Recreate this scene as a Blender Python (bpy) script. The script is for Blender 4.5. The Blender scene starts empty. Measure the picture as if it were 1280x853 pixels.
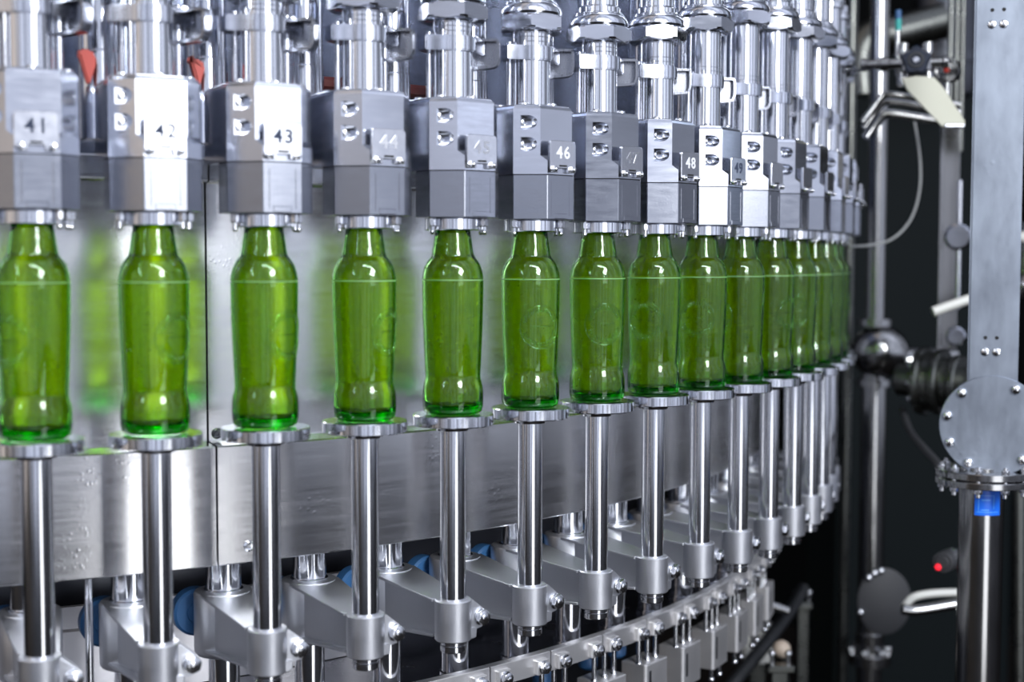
import bpy, bmesh, math, random
from mathutils import Vector, Matrix
random.seed(7)
PI = math.pi
C = bpy.context.scene.collection
sc = bpy.context.scene

# ------------------------------------------------------------------ layout
F_PX, PITCH, ROLL = 1730.366, 0.0580789, 0.001614
Z0 = 1.25                       # height of the bottle plates above the floor
CAM = Vector((0, 0, Z0 + 0.1764))
CX, CY, R = -1.19104, 3.05962, 1.848499
PHI47, STEP = 0.778805, math.radians(3.6078)

def phi(k): return PHI47 + (k - 47) * STEP
def polar(k, dr=0, z=0):
    p = phi(k)
    return Vector((CX + (R + dr) * math.sin(p), CY - (R + dr) * math.cos(p), Z0 + z))
def pt(x, y, d):
    """world point seen at pixel (x, y) of the 1280x853 frame at depth d"""
    a, b = x - 640, y - 426.5
    cr, sr = math.cos(ROLL), math.sin(ROLL)
    px, u = a * cr + b * sr, -(-a * sr + b * cr)
    c, s = math.cos(PITCH), math.sin(PITCH)
    return CAM + Vector((px, F_PX * c + u * s, -F_PX * s + u * c)) * (d / F_PX)

# ------------------------------------------------------------------ materials
def new_mat(name):
    m = bpy.data.materials.new(name); m.use_nodes = True
    nt = m.node_tree
    return m, nt, nt.nodes['Principled BSDF']
def N(nt, typ, **kw):
    n = nt.nodes.new(typ)
    for k, v in kw.items():
        if k in n.inputs: n.inputs[k].default_value = v
        else: setattr(n, k, v)
    return n
def metal(name, col, rough, rvar=0.0, scale=(1, 1, 1), nscale=30, bump=0.0, bscale=400, cvar=0.0, drops=0.0, dscale=260, aniso=0.0):
    m, nt, b = new_mat(name)
    L = nt.links.new
    b.inputs['Metallic'].default_value = 1
    b.inputs['Base Color'].default_value = (*col, 1)
    b.inputs['Roughness'].default_value = rough
    if aniso: b.inputs['Anisotropic'].default_value = aniso
    tc = N(nt, 'ShaderNodeTexCoord')
    if rvar or cvar:
        mp = N(nt, 'ShaderNodeMapping'); mp.inputs['Scale'].default_value = scale
        L(tc.outputs['Object'], mp.inputs[0])
        no = N(nt, 'ShaderNodeTexNoise', Scale=nscale, Detail=5.0, Roughness=0.65); L(mp.outputs[0], no.inputs['Vector'])
        if rvar:
            mr = N(nt, 'ShaderNodeMapRange'); L(no.outputs['Fac'], mr.inputs['Value'])
            mr.inputs['From Min'].default_value = .25; mr.inputs['From Max'].default_value = .75
            mr.inputs['To Min'].default_value = max(.03, rough - rvar); mr.inputs['To Max'].default_value = rough + rvar
            L(mr.outputs[0], b.inputs['Roughness'])
        if cvar:
            mx = N(nt, 'ShaderNodeMapRange'); L(no.outputs['Fac'], mx.inputs['Value'])
            mx.inputs['From Min'].default_value = .3; mx.inputs['From Max'].default_value = .7
            mx.inputs['To Min'].default_value = 1 - cvar; mx.inputs['To Max'].default_value = 1
            mu = N(nt, 'ShaderNodeVectorMath', operation='SCALE'); mu.inputs[0].default_value = col
            L(mx.outputs[0], mu.inputs['Scale']); L(mu.outputs[0], b.inputs['Base Color'])
    last = None
    if bump:
        n2 = N(nt, 'ShaderNodeTexNoise', Scale=bscale, Detail=3.0); L(tc.outputs['Object'], n2.inputs['Vector'])
        bp = N(nt, 'ShaderNodeBump', Strength=bump, Distance=.001); L(n2.outputs['Fac'], bp.inputs['Height'])
        last = bp
    if drops:
        vo = N(nt, 'ShaderNodeTexVoronoi', Scale=dscale); L(tc.outputs['Object'], vo.inputs['Vector'])
        n3 = N(nt, 'ShaderNodeTexNoise', Scale=9.0, Detail=3.0); L(tc.outputs['Object'], n3.inputs['Vector'])
        r1 = N(nt, 'ShaderNodeMapRange'); L(vo.outputs['Distance'], r1.inputs['Value'])
        r1.inputs['From Min'].default_value = .0; r1.inputs['From Max'].default_value = .38
        r1.inputs['To Min'].default_value = 1; r1.inputs['To Max'].default_value = 0
        r2 = N(nt, 'ShaderNodeMapRange'); L(n3.outputs['Fac'], r2.inputs['Value'])
        r2.inputs['From Min'].default_value = .55; r2.inputs['From Max'].default_value = .68
        mm = N(nt, 'ShaderNodeMath', operation='MULTIPLY'); L(r1.outputs[0], mm.inputs[0]); L(r2.outputs[0], mm.inputs[1])
        b2 = N(nt, 'ShaderNodeBump', Strength=drops, Distance=.002); L(mm.outputs[0], b2.inputs['Height'])
        if last: L(last.outputs[0], b2.inputs['Normal'])
        last = b2
    if last: L(last.outputs[0], b.inputs['Normal'])
    return m
def plain(name, col, rough=.5, spec=.5, emit=0, metallic=0):
    m, nt, b = new_mat(name)
    b.inputs['Base Color'].default_value = (*col, 1); b.inputs['Roughness'].default_value = rough
    b.inputs['Specular IOR Level'].default_value = spec; b.inputs['Metallic'].default_value = metallic
    if emit:
        b.inputs['Emission Color'].default_value = (*col, 1); b.inputs['Emission Strength'].default_value = emit
    return m

M = {}
M['polished'] = metal('polished_steel', (.72, .735, .78), .13, .05, (1, 1, .15), 60, bump=.01, bscale=160)
M['rod'] = metal('ground_steel_rod', (.70, .71, .745), .15, .05, (1, 1, .1), 120)
M['brushed'] = metal('brushed_sheet_steel', (.65, .65, .66), .22, .05, (1, 1, 14), 9, bump=.012, bscale=220, drops=.05, dscale=190)
M['skirt'] = metal('skirt_sheet_steel', (.66, .655, .665), .20, .05, (1, 1, 20), 7, bump=.012, bscale=260, drops=.05, dscale=150)
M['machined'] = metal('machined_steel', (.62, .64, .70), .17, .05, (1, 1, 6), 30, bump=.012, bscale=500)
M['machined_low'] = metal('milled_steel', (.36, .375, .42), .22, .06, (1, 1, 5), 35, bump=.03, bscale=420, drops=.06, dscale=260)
M['matte_steel'] = metal('matte_block_steel', (.74, .73, .73), .50, .05, bump=.02)
M['plate_steel'] = metal('bent_plate_steel', (.24, .25, .285), .25, .05)
M['tag'] = metal('tag_steel', (.66, .67, .71), .22, .06, (1, 1, 1), 90, bump=.03, bscale=260)
M['cast'] = metal('cast_steel', (.62, .63, .665), .42, .05, (1, 1, 1), 40, bump=.16, bscale=700)
M['bolt'] = metal('bolt_steel', (.72, .73, .76), .2, .05, bump=.05)
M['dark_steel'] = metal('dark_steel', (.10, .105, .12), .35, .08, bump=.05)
M['drum'] = metal('drum_steel', (.17, .19, .25), .24, .06, (1, 1, 4), 12)
M['deck'] = metal('wet_deck_steel', (.30, .30, .33), .22, .12, (1, 1, 1), 14, bump=.05, bscale=80)
M['beam'] = metal('painted_steel_beam', (.33, .37, .44), .46, .10, (1, 1, .4), 18, bump=.05, bscale=240, cvar=.25, drops=.10, dscale=90)
M['far_steel'] = metal('pipe_steel', (.36, .36, .36), .16, .06, (1, 1, .3), 20)
M['dull_steel'] = metal('dull_pipe_steel', (.15, .155, .145), .3, .08)
M['black'] = plain('black_rubber', (.012, .013, .015), .45)
M['charcoal'] = plain('charcoal_plastic', (.035, .036, .04), .6)
M['navy'] = plain('navy_plastic', (.010, .016, .035), .35)
M['seam'] = plain('dark_gap', (.006, .006, .007), .8)
M['blue_roller'] = plain('blue_plastic', (.03, .11, .26), .4)
M['sticker'] = plain('blue_sticker', (.005, .13, .72), .35)
M['sticker_print'] = plain('pale_blue_print', (.10, .36, .85), .4)
M['red'] = plain('red_rubber', (.36, .022, .008), .5)
M['dark_red'] = plain('dark_red_rubber', (.10, .012, .01), .5)
M['red_lamp'] = plain('red_lamp', (1, .02, .04), .4, emit=.8)
M['cream'] = plain('cream_plate', (.40, .40, .31), .4)
M['beige'] = plain('beige_plastic', (.55, .45, .36), .5)
M['pale'] = plain('pale_plastic_tube', (.62, .62, .58), .35)
M['hose_grey'] = plain('hose_grey', (.30, .31, .31), .3)
M['teal'] = plain('teal_tube', (.02, .38, .34), .4)
M['ink'] = plain('engraved_ink', (.045, .055, .085), .8, .05)
M['ink_pale'] = plain('pale_number', (.60, .61, .64), .6)
M['ink_faint'] = metal('faint_number', (.56, .57, .60), .34)  # faint digit colour; on one tag it stands in for glare
M['floor'] = metal('floor', (.03, .03, .03), .5)
def hall_mat(name, col, rough):
    m, nt, b = new_mat(name); L = nt.links.new
    tc = N(nt, 'ShaderNodeTexCoord'); no = N(nt, 'ShaderNodeTexNoise', Scale=1.4, Detail=6.0); L(tc.outputs['Object'], no.inputs['Vector'])
    r = N(nt, 'ShaderNodeValToRGB'); L(no.outputs['Fac'], r.inputs[0])
    r.color_ramp.elements[0].color = (*[c * .6 for c in col], 1); r.color_ramp.elements[1].color = (*col, 1)
    L(r.outputs[0], b.inputs['Base Color']); b.inputs['Roughness'].default_value = rough
    b.inputs['Specular IOR Level'].default_value = .04
    return m
M['floor'] = hall_mat('dark_tiled_floor', (.012, .010, .009), .55)
M['wall'] = hall_mat('dark_wall', (.004, .0045, .0045), .85)

def glass_mat():
    m, nt, b = new_mat('green_glass'); L = nt.links.new
    out = nt.nodes['Material Output']
    b.inputs['Base Color'].default_value = (1, 1, 1, 1); b.inputs['Roughness'].default_value = .02
    b.inputs['Transmission Weight'].default_value = 1; b.inputs['IOR'].default_value = 1.46
    tc = N(nt, 'ShaderNodeTexCoord'); no = N(nt, 'ShaderNodeTexNoise', Scale=90.0, Detail=2.0); L(tc.outputs['Object'], no.inputs['Vector'])
    vo = N(nt, 'ShaderNodeTexVoronoi', Scale=190.0); L(tc.outputs['Object'], vo.inputs['Vector'])
    r1 = N(nt, 'ShaderNodeMapRange'); L(vo.outputs['Distance'], r1.inputs['Value'])
    r1.inputs['From Max'].default_value = .22; r1.inputs['To Min'].default_value = 1; r1.inputs['To Max'].default_value = 0
    ad = N(nt, 'ShaderNodeMath', operation='MULTIPLY_ADD'); L(no.outputs['Fac'], ad.inputs[0]); ad.inputs[1].default_value = .5; L(r1.outputs[0], ad.inputs[2])
    bp = N(nt, 'ShaderNodeBump', Strength=.12, Distance=.001); L(ad.outputs[0], bp.inputs['Height']); L(bp.outputs[0], b.inputs['Normal'])
    va = N(nt, 'ShaderNodeVolumeAbsorption', Density=230.0); va.inputs['Color'].default_value = (.40, .92, .04, 1)
    L(va.outputs[0], out.inputs['Volume'])
    return m
def beer_mat():
    m, nt, b = new_mat('cloudy_beer'); L = nt.links.new
    out = nt.nodes['Material Output']
    tc = N(nt, 'ShaderNodeTexCoord'); no = N(nt, 'ShaderNodeTexNoise', Scale=130.0, Detail=6.0); L(tc.outputs['Object'], no.inputs['Vector'])
    nt.nodes.remove(b)
    b = N(nt, 'ShaderNodeBsdfRefraction', Roughness=.13, IOR=1.33); b.inputs['Color'].default_value = (.90, .84, .06, 1)
    bp = N(nt, 'ShaderNodeBump', Strength=.22, Distance=.001); L(no.outputs['Fac'], bp.inputs['Height']); L(bp.outputs[0], b.inputs['Normal'])
    tr = N(nt, 'ShaderNodeBsdfTranslucent'); tr.inputs['Color'].default_value = (.90, .84, .03, 1)
    df = N(nt, 'ShaderNodeBsdfDiffuse'); df.inputs['Color'].default_value = (.66, .60, .02, 1)
    m1 = N(nt, 'ShaderNodeMixShader'); m1.inputs[0].default_value = .40; L(tr.outputs[0], m1.inputs[1]); L(df.outputs[0], m1.inputs[2])
    r = N(nt, 'ShaderNodeMapRange'); L(no.outputs['Fac'], r.inputs['Value'])
    r.inputs['From Min'].default_value = .35; r.inputs['From Max'].default_value = .65; r.inputs['To Min'].default_value = .17; r.inputs['To Max'].default_value = .28
    m2 = N(nt, 'ShaderNodeMixShader'); L(r.outputs[0], m2.inputs[0]); L(b.outputs[0], m2.inputs[1]); L(m1.outputs[0], m2.inputs[2])
    L(m2.outputs[0], out.inputs['Surface'])
    return m
M['glass'] = glass_mat()
M['beer'] = beer_mat()
M['froth'] = plain('thin_froth', (.72, .85, .62), .4)
def clear_mat():
    m, nt, b = new_mat('clear_glass')
    b.inputs['Roughness'].default_value = .03; b.inputs['Transmission Weight'].default_value = 1; b.inputs['IOR'].default_value = 1.3
    return m
M['clear'] = clear_mat()

# ------------------------------------------------------------------ mesh helpers
def lathe(bm, prof, seg=32, mat=Matrix(), closed=False):
    """prof: list of (r, z); r=0 ends are poles"""
    rings = []
    for r, z in prof:
        if r < 1e-6: rings.append([bm.verts.new(mat @ Vector((0, 0, z)))])
        else: rings.append([bm.verts.new(mat @ Vector((r * math.cos(2 * PI * i / seg), r * math.sin(2 * PI * i / seg), z))) for i in range(seg)])
    pairs = list(zip(rings[:-1], rings[1:]))
    if closed: pairs.append((rings[-1], rings[0]))
    for a, b in pairs:
        for i in range(seg):
            j = (i + 1) % seg
            if len(a) == 1 and len(b) == 1: continue
            if len(a) == 1: bm.faces.new((a[0], b[j], b[i]))
            elif len(b) == 1: bm.faces.new((a[i], a[j], b[0]))
            else: bm.faces.new((a[i], a[j], b[j], b[i]))
    return rings
def cyl(bm, r, z0, z1, seg=28, mat=Matrix(), ch=.0012):
    ch = min(ch, r * .3, abs(z1 - z0) * .3)
    lathe(bm, [(0, z0), (r - ch, z0), (r, z0 + ch), (r, z1 - ch), (r - ch, z1), (0, z1)], seg, mat)
def ring(bm, ri, ro, z0, z1, seg=36, mat=Matrix(), ch=.001):
    lathe(bm, [(ri, z0), (ro - ch, z0), (ro, z0 + ch), (ro, z1 - ch), (ro - ch, z1), (ri, z1)], seg, mat, closed=True)
def prism(bm, poly, z0, z1, mat=Matrix(), bevel=0.0, seg=1):
    """extrude a plan polygon [(x, y)] from z0 to z1"""
    tmp = bmesh.new()
    lo = [tmp.verts.new((x, y, z0)) for x, y in poly]; hi = [tmp.verts.new((x, y, z1)) for x, y in poly]
    n = len(poly)
    tmp.faces.new(lo[::-1]); tmp.faces.new(hi)
    for i in range(n): tmp.faces.new((lo[i], lo[(i + 1) % n], hi[(i + 1) % n], hi[i]))
    bmesh.ops.recalc_face_normals(tmp, faces=tmp.faces)
    if bevel:
        es = [e for e in tmp.edges if e.calc_face_angle(0) > .35]
        bmesh.ops.bevel(tmp, geom=es, offset=bevel, segments=seg, affect='EDGES', clamp_overlap=True)
    merge(bm, tmp, mat)
def merge(bm, tmp, mat=Matrix()):
    mp = {v: bm.verts.new(mat @ v.co) for v in tmp.verts}
    for f in tmp.faces:
        try: bm.faces.new([mp[v] for v in f.verts])
        except ValueError: pass
    tmp.free()
def box(bm, c, s, mat=Matrix(), bevel=.0008, seg=1):
    x, y, z = c; a, b, h = s[0] / 2, s[1] / 2, s[2] / 2
    prism(bm, [(x - a, y - b), (x + a, y - b), (x + a, y + b), (x - a, y + b)], z - h, z + h, mat, bevel, seg)
def tube(bm, pts, r, seg=14, cap=True):
    """swept round tube through points (list of Vectors); r a number or a list"""
    pts = [Vector(p) for p in pts]; n = len(pts)
    up = None; rings = []
    for i, p in enumerate(pts):
        d = (pts[min(i + 1, n - 1)] - pts[max(i - 1, 0)]).normalized()
        if up is None: up = Vector((0, 0, 1)) if abs(d.z) < .9 else Vector((1, 0, 0))
        a = (up - d * up.dot(d)).normalized(); b = d.cross(a); up = a
        rr = r[i] if isinstance(r, (list, tuple)) else r
        rings.append([bm.verts.new(p + (a * math.cos(2 * PI * j / seg) + b * math.sin(2 * PI * j / seg)) * rr) for j in range(seg)])
    for A, B in zip(rings[:-1], rings[1:]):
        for j in range(seg): bm.faces.new((A[j], A[(j + 1) % seg], B[(j + 1) % seg], B[j]))
    if cap: bm.faces.new(rings[0][::-1]); bm.faces.new(rings[-1])
def smooth_path(pts, n=8):
    pts = [Vector(p) for p in pts]; P = [pts[0]] + pts + [pts[-1]]; out = []
    for i in range(1, len(P) - 2):
        for j in range(n):
            t = j / n; p0, p1, p2, p3 = P[i - 1:i + 3]
            out.append(.5 * ((2 * p1) + (p2 - p0) * t + (2 * p0 - 5 * p1 + 4 * p2 - p3) * t * t + (3 * p1 - p0 - 3 * p2 + p3) * t ** 3))
    return out + [pts[-1]]
def hexa(bm, r, z0, z1, mat=Matrix(), rot=0.0, ch=.12):
    """hexagon nut / bolt head whose corners are turned off by a cone at both ends"""
    n = 48; rin = r * math.cos(PI / 6); h = z1 - z0; rings = []
    def row(k, z):
        out = []
        for i in range(n):
            a = 2 * PI * i / n; q = a % (PI / 3) - PI / 6
            rr = min(rin / math.cos(q), k)
            out.append(bm.verts.new(mat @ Vector((rr * math.cos(a + rot), rr * math.sin(a + rot), z))))
        rings.append(out)
    steps = [(0, .97), (.25, 1.02), (.5, 1.07), (.75, 1.11), (1, 1.1548)]
    for t, k in steps: row(rin * k, z0 + ch * h * t)
    for t, k in reversed(steps): row(rin * k, z1 - ch * h * t)
    for A, Bq in zip(rings[:-1], rings[1:]):
        for j in range(n): bm.faces.new((A[j], A[(j + 1) % n], Bq[(j + 1) % n], Bq[j]))
    bm.faces.new(rings[0][::-1]); bm.faces.new(rings[-1])
def dome(bm, r, h, mat=Matrix(), seg=16):
    lathe(bm, [(0, 0), (r, 0), (r, h * .3), (r * .85, h * .7), (r * .5, h * .93), (0, h)], seg, mat)
def sphere(bm, c, r, seg=20, sz=1.0):
    n = 10
    lathe(bm, [(0 if i in (0, n) else r * math.sin(PI * i / n), -r * sz * math.cos(PI * i / n)) for i in range(n + 1)], seg, Matrix.Translation(c))
def axis_mat(p, d):
    """matrix moving local z onto direction d at point p"""
    return Matrix.Translation(p) @ Vector(d).to_track_quat('Z', 'Y').to_matrix().to_4x4()
def obj(name, bm, mat, parent=None, ang=35, recalc=True):
    if recalc: bmesh.ops.recalc_face_normals(bm, faces=bm.faces)
    me = bpy.data.meshes.new(name); bm.to_mesh(me); bm.free()
    me.materials.append(M[mat] if isinstance(mat, str) else mat)
    me.polygons.foreach_set('use_smooth', [True] * len(me.polygons))
    me.set_sharp_from_angle(angle=math.radians(ang))
    o = bpy.data.objects.new(name, me); C.objects.link(o)
    if parent: o.parent = parent
    return o
def tag(o, label=None, cat=None, group=None, kind=None):
    for k, v in (('label', label), ('category', cat), ('group', group), ('kind', kind)):
        if v: o[k] = v
    return o
def thing(name, label, cat, loc=(0, 0, 0), rz=0, group=None):
    o = bpy.data.objects.new(name, None); C.objects.link(o); o.empty_display_size = .02
    o.location = loc; o.rotation_euler = (0, 0, rz)
    return tag(o, label, cat, group)
KIDS = {}
def copy_tree(o, parent=None):
    c = o.copy(); C.objects.link(c)
    if parent: c.parent = parent
    for ch in list(o.children): copy_tree(ch, c)
    return c
def B(): return bmesh.new()
T = Matrix.Translation
def boolean_cut(o, cutters):
    """subtract cutter meshes from o, keeping a plain mesh"""
    mods = []
    for c in cutters:
        md = o.modifiers.new('cut', 'BOOLEAN'); md.operation = 'DIFFERENCE'; md.solver = 'EXACT'; md.object = c
    dg = bpy.context.evaluated_depsgraph_get(); dg.update()
    me = bpy.data.meshes.new_from_object(o.evaluated_get(dg))
    o.modifiers.clear(); o.data = me
    me.polygons.foreach_set('use_smooth', [True] * len(me.polygons)); me.set_sharp_from_angle(angle=math.radians(12))
    for c in cutters: bpy.data.objects.remove(c, do_unlink=True)

# local frame at a station: x = along the ring (to the right), -y = outward, z up
# ------------------------------------------------------------------ bottle
BODY = [(.0300, .0012), (.0330, .0032), (.0344, .0070), (.0350, .0120), (.0351, .0220), (.0347, .0290), (.0338, .0340), (.0326, .0380), (.0319, .0415),
        (.0318, .0450), (.0321, .0500), (.0330, .0700), (.0339, .0900), (.0346, .1100), (.0350, .1300), (.0353, .1480), (.0350, .1580),
        (.0337, .1650), (.0314, .1715), (.0287, .1760), (.0263, .1790), (.0247, .1815), (.0239, .1850), (.0232, .1890), (.0221, .1970), (.0208, .2060), (.0199, .2120)]
def fine(prof, n=3):
    P = smooth_path([Vector((r, 0, z)) for r, z in prof], n)
    return [(p.x, p.z) for p in P]
def body_r(z):
    for (r0, z0), (r1, z1) in zip(BODY[:-1], BODY[1:]):
        if z0 <= z <= z1: return r0 + (r1 - r0) * (z - z0) / (z1 - z0)
    return BODY[0][0]
LEVEL = .1535
def make_bottle():
    root = thing('beer_bottle', '-', 'bottle')
    bm = B()
    outer = [(0, .0045), (.018, .0038), (.0262, .0016), (.0285, .0008)] + fine(BODY) + [(.0196, .2150), (.0206, .2158), (.0208, .2205), (.0196, .2222)]
    inner = [(.0140, .2222), (.0136, .2120)]
    th = .0030
    zz = [p for p in reversed(fine(BODY, 2)) if .010 < p[1] < .209]
    def wall(z):
        q = min(1, max(0, (.034 - z) / .022)); return th + .0016 * q * q * (3 - 2 * q)
    inner += [(r - wall(z), z) for r, z in zz if z > .0110]
    inner += [(.0272, .0102), (.0220, .0094), (.012, .0108), (0, .0115)]
    lathe(bm, outer + inner, 56)
    g = obj('glass_body', bm, 'glass', root, 60)
    bm = B()
    e = .00025
    prof = [(0, .0117), (.012, .0110), (.0220, .0096), (.0270, .0104)] + [(r - wall(z) - e, z) for r, z in fine(BODY, 2) if .0112 < z < .2085]
    prof += [(.0136, .2120), (0, .2120)]
    lathe(bm, prof, 56)
    obj('beer', bm, 'beer', root, 60)
    bm = B()
    ri = body_r(LEVEL) - .0012
    ring(bm, ri - .0014, ri, LEVEL, LEVEL + .0012, 48, ch=.0003)
    obj('froth_line', bm, 'froth', root, 60)
    return root
def make_emblem():
    """raised round emblem on the front of the glass: a ring, a dotted band and a plain bar"""
    bm = B(); zc = .098
    def on(u, v, lift=.0003):
        z = zc + v; r = body_r(z) + lift; a = u / r
        return Vector((r * math.sin(a), -r * math.cos(a), z))
    tube(bm, [on(.0255 * math.cos(a), .0255 * math.sin(a)) for a in [2 * PI * i / 60 for i in range(61)]], .0009, 8)
    for a0, a1, n in ((20, 160, 16), (200, 340, 15)):
        for i in range(n):
            a = math.radians(a0 + (a1 - a0) * i / (n - 1))
            for q in (.0192, .0218):
                sphere(bm, on(q * math.cos(a + q * 2), q * math.sin(a + q * 2), 0), .0013, 10)
    tube(bm, [on(x * .001, .001 + .0004 * math.sin(x)) for x in range(-13, 14)], .0008, 6)
    return bm
def make_drops():
    bm = B(); rnd = random.Random(5)
    for i in range(60):          # loose water beads over the shoulder and body
        a, z = rnd.uniform(-PI, PI), rnd.choice((rnd.uniform(.155, .19), rnd.uniform(.02, .15)))
        r = body_r(z); sphere(bm, Vector((r * math.sin(a), -r * math.cos(a), z)), rnd.uniform(.0006, .0014), 8)
    return bm

# ------------------------------------------------------------------ filling valve
def make_valve():
    root = thing('filling_valve', '-', 'filling valve')
    zl, zs, zt = .2245, .2765, .3555
    def oct_plan(rf, tl, tr, back):
        # front face at r = rf (y = -rf) between tl and tr, 45 degree chamfers either side, side faces, back
        L = (-.047, .022)
        pl = [(tl, -rf), (tr, -rf), (.0427, -(rf - (.0427 - tr))), (.0427, back + .012), (.034, back), (-.036, back), (-.047, back + .011), (-.047, -.022)]
        return pl
    # upper block with a stepped front and two counterbored screw holes
    bm = B()
    up = oct_plan(.0443, -.0247, .0255, .040); lo = oct_plan(.0503, -.0187, .0232, .040)
    levels = [(lo, zs + .0004), (lo, zs + .016), (up, zs + .022), (up, zt - .003), ([(x * .97, y * .97) for x, y in up], zt)]
    rows = [[bm.verts.new((x, y, z)) for x, y in pl] for pl, z in levels]
    n = len(up)
    for A, Bq in zip(rows[:-1], rows[1:]):
        for i in range(n): bm.faces.new((A[i], A[(i + 1) % n], Bq[(i + 1) % n], Bq[i]))
    bm.faces.new(rows[0][::-1]); bm.faces.new(rows[-1])
    ub = obj('upper_block', bm, 'machined', root, 12)
    cut = []
    for zc in (.3368, .3116):
        cb = B()
        dp = [(-.0415, -.0080), (-.0352, -.0080)] + [(-.0352 + .0080 * math.cos(t), .0080 * math.sin(t)) for t in [(-80 + 10 * q) * PI / 180 for q in range(17)]] + [(-.0352, .0080), (-.0415, .0080)]
        prism(cb, dp, .0278, .060, T((0, 0, zc)) @ Matrix.Rotation(PI / 2, 4, 'X'))
        bmesh.ops.recalc_face_normals(cb, faces=cb.faces)
        cut.append(obj('cutter', cb, 'machined'))
    boolean_cut(ub, cut)
    for zc in (.3368, .3116):
        bm = B(); dome(bm, .0048, .0016, axis_mat(Vector((-.0350, -.0276, zc)), (0, -1, 0)), 20)
        obj('recessed_screw', bm, 'bolt', root, 50)
    # lower block, shallower, with a slightly proud front panel
    bm = B()
    pl = [(-.0187, -.0503), (.0232, -.0503), (.0427, -.0308), (.0427, .006), (.031, .018), (-.035, .018), (-.047, .006), (-.047, -.022)]
    prism(bm, pl, zl, zs - .0004, bevel=.0006)
    for x in (-.0120, .0165): box(bm, (x, -.0503, (zl + zs) / 2 - .001), (.0012, .0010, .040), bevel=.0003)
    box(bm, (.002, -.0500, zl + .004), (.020, .0016, .006), bevel=.0005)
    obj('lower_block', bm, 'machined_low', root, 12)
    bm = B(); prism(bm, [(x * .985, y * .985) for x, y in pl], zs - .0006, zs + .0006)
    obj('joint_gasket', bm, 'seam', root)
    # lid plate and its screws
    bm = B(); prism(bm, [(x * .93, y * .93) for x, y in up], zt, zt + .0022, bevel=.0006)
    obj('lid', bm, 'machined', root, 12)
    for x, y in ((-.034, -.026), (.034, -.020), (.0, -.0375), (-.036, .015), (.036, .015)):
        bm = B(); dome(bm, .0052, .0038, T((x, y, zt + .0021))); obj('lid_screw', bm, 'bolt', root, 50)
    # number tag
    bm = B()
    x0, x1, z0, z1, c = -.0187, .0220, .2790, .3160, .004
    poly = [(x0 + c, z0), (x0 + .013, z0), (x0 + .013, z0 + .005), (x1 - .013, z0 + .005), (x1 - .013, z0), (x1 - c, z0), (x1, z0 + c), (x1, z1 - c), (x1 - c * .3, z1 - c * .3), (x1 - c, z1), (x0 + c, z1), (x0 + c * .3, z1 - c * .3), (x0, z1 - c), (x0, z0 + c)]
    prism(bm, poly, 0, .0042, Matrix.Translation((0, -.0508, 0)) @ Matrix.Rotation(PI / 2, 4, 'X'), bevel=.0005)
    tg = obj('number_tag', bm, 'tag', root, 12)
    for x in (x0 + .006, x1 - .006):
        bm = B(); hexa(bm, .0042, 0, .0030, axis_mat(Vector((x, -.0549, z0 + .0035)), (0, -1, 0)), ch=.15); dome(bm, .0022, .0026, axis_mat(Vector((x, -.0578, z0 + .0035)), (0, -1, 0)), 10)
        obj('tag_bolt', bm, 'bolt', tg)
    bm = B(); box(bm, ((x0 + x1) / 2, -.0553, z0 + .0078), (.0115, .0012, .0020), bevel=.0003)
    obj('tag_slot', bm, 'seam', tg)
    # centring ring round the bottle mouth and its studs
    bm = B(); ring(bm, .0228, .0318, .2105, zl, 48, ch=.0012)
    rg = obj('centring_ring', bm, 'polished', root)
    for a in (-74, 40, 60, 82):
        d = Vector((math.sin(math.radians(a)), -math.cos(math.radians(a)), 0))
        p = d * .0365; bm = B()
        hexa(bm, .0046, .2150, zl, T((p.x, p.y, 0)), rot=a); cyl(bm, .0026, .2085, .2155, 10, T((p.x, p.y, 0))); sphere(bm, Vector((p.x, p.y, .2085)), .0030, 10)
        obj('stud', bm, 'bolt', rg)
    # tube, rods, side pipe above the block
    bm = B(); cyl(bm, .0232, zt, .540, 40); ring(bm, .0230, .0252, zt + .0022, zt + .0048, 40)
    for z in (.4335, .4390): ring(bm, .0230, .0240, z, z + .0010, 40, ch=.0003)
    obj('stem_tube', bm, 'polished', root)
    for x, y, r in ((-.0268, .0085, .0032), (.0288, .0045, .0034), (.0235, .0200, .0028), (-.0225, -.0130, .0017)):
        bm = B(); cyl(bm, r, zt, .4350, 14, T((x, y, 0))); obj('guide_rod', bm, 'polished', root)
    bm = B(); cyl(bm, .0235, .300, .392, 28, T((-.038, .072, 0))); cyl(bm, .0228, .3915, .640, 28, T((-.038, .072, 0)))
    obj('side_pipe', bm, 'polished', root)
    # collar plate: curved front, straight ears
    bm = B()
    arc = [(.0282 * math.sin(math.radians(a)), -.0282 * math.cos(math.radians(a))) for a in range(-52, 53, 8)]
    poly = [(-.041, -.0065)] + arc + [(.041, -.0065), (.041, .010), (.020, .024), (-.020, .024), (-.041, .010)]
    prism(bm, poly, .4120, .4288, bevel=.0012, seg=2)
    obj('collar', bm, 'machined', root, 30)
    bm = B(); hexa(bm, .0056, .4285, .4325, T((.034, .001, 0)), ch=.15); dome(bm, .0035, .0025, T((.034, .001, .4323)))
    obj('collar_bolt', bm, 'bolt', root)
    # bent link plate from the right ear back towards the next valve
    bm = B()
    th = .0036
    YW = T((.030, .0120, 0)) @ Matrix.Rotation(-math.radians(45), 4, 'Z') @ T((-.030, -.0120, 0))
    prof = [(.030, .4290), (.062, .4290), (.0652, .4278), (.0665, .4245), (.0665, .4085), (.0648, .4030), (.0600, .3990), (.030, .3965)]
    prism(bm, prof, 0, th, YW @ Matrix.Translation((0, .0135, 0)) @ Matrix.Rotation(PI / 2, 4, 'X'), bevel=.0012, seg=2)
    rim = [Vector((x, .0075, z)) for x, z in prof[0:8]]
    path = smooth_path(rim, 4)
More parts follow.
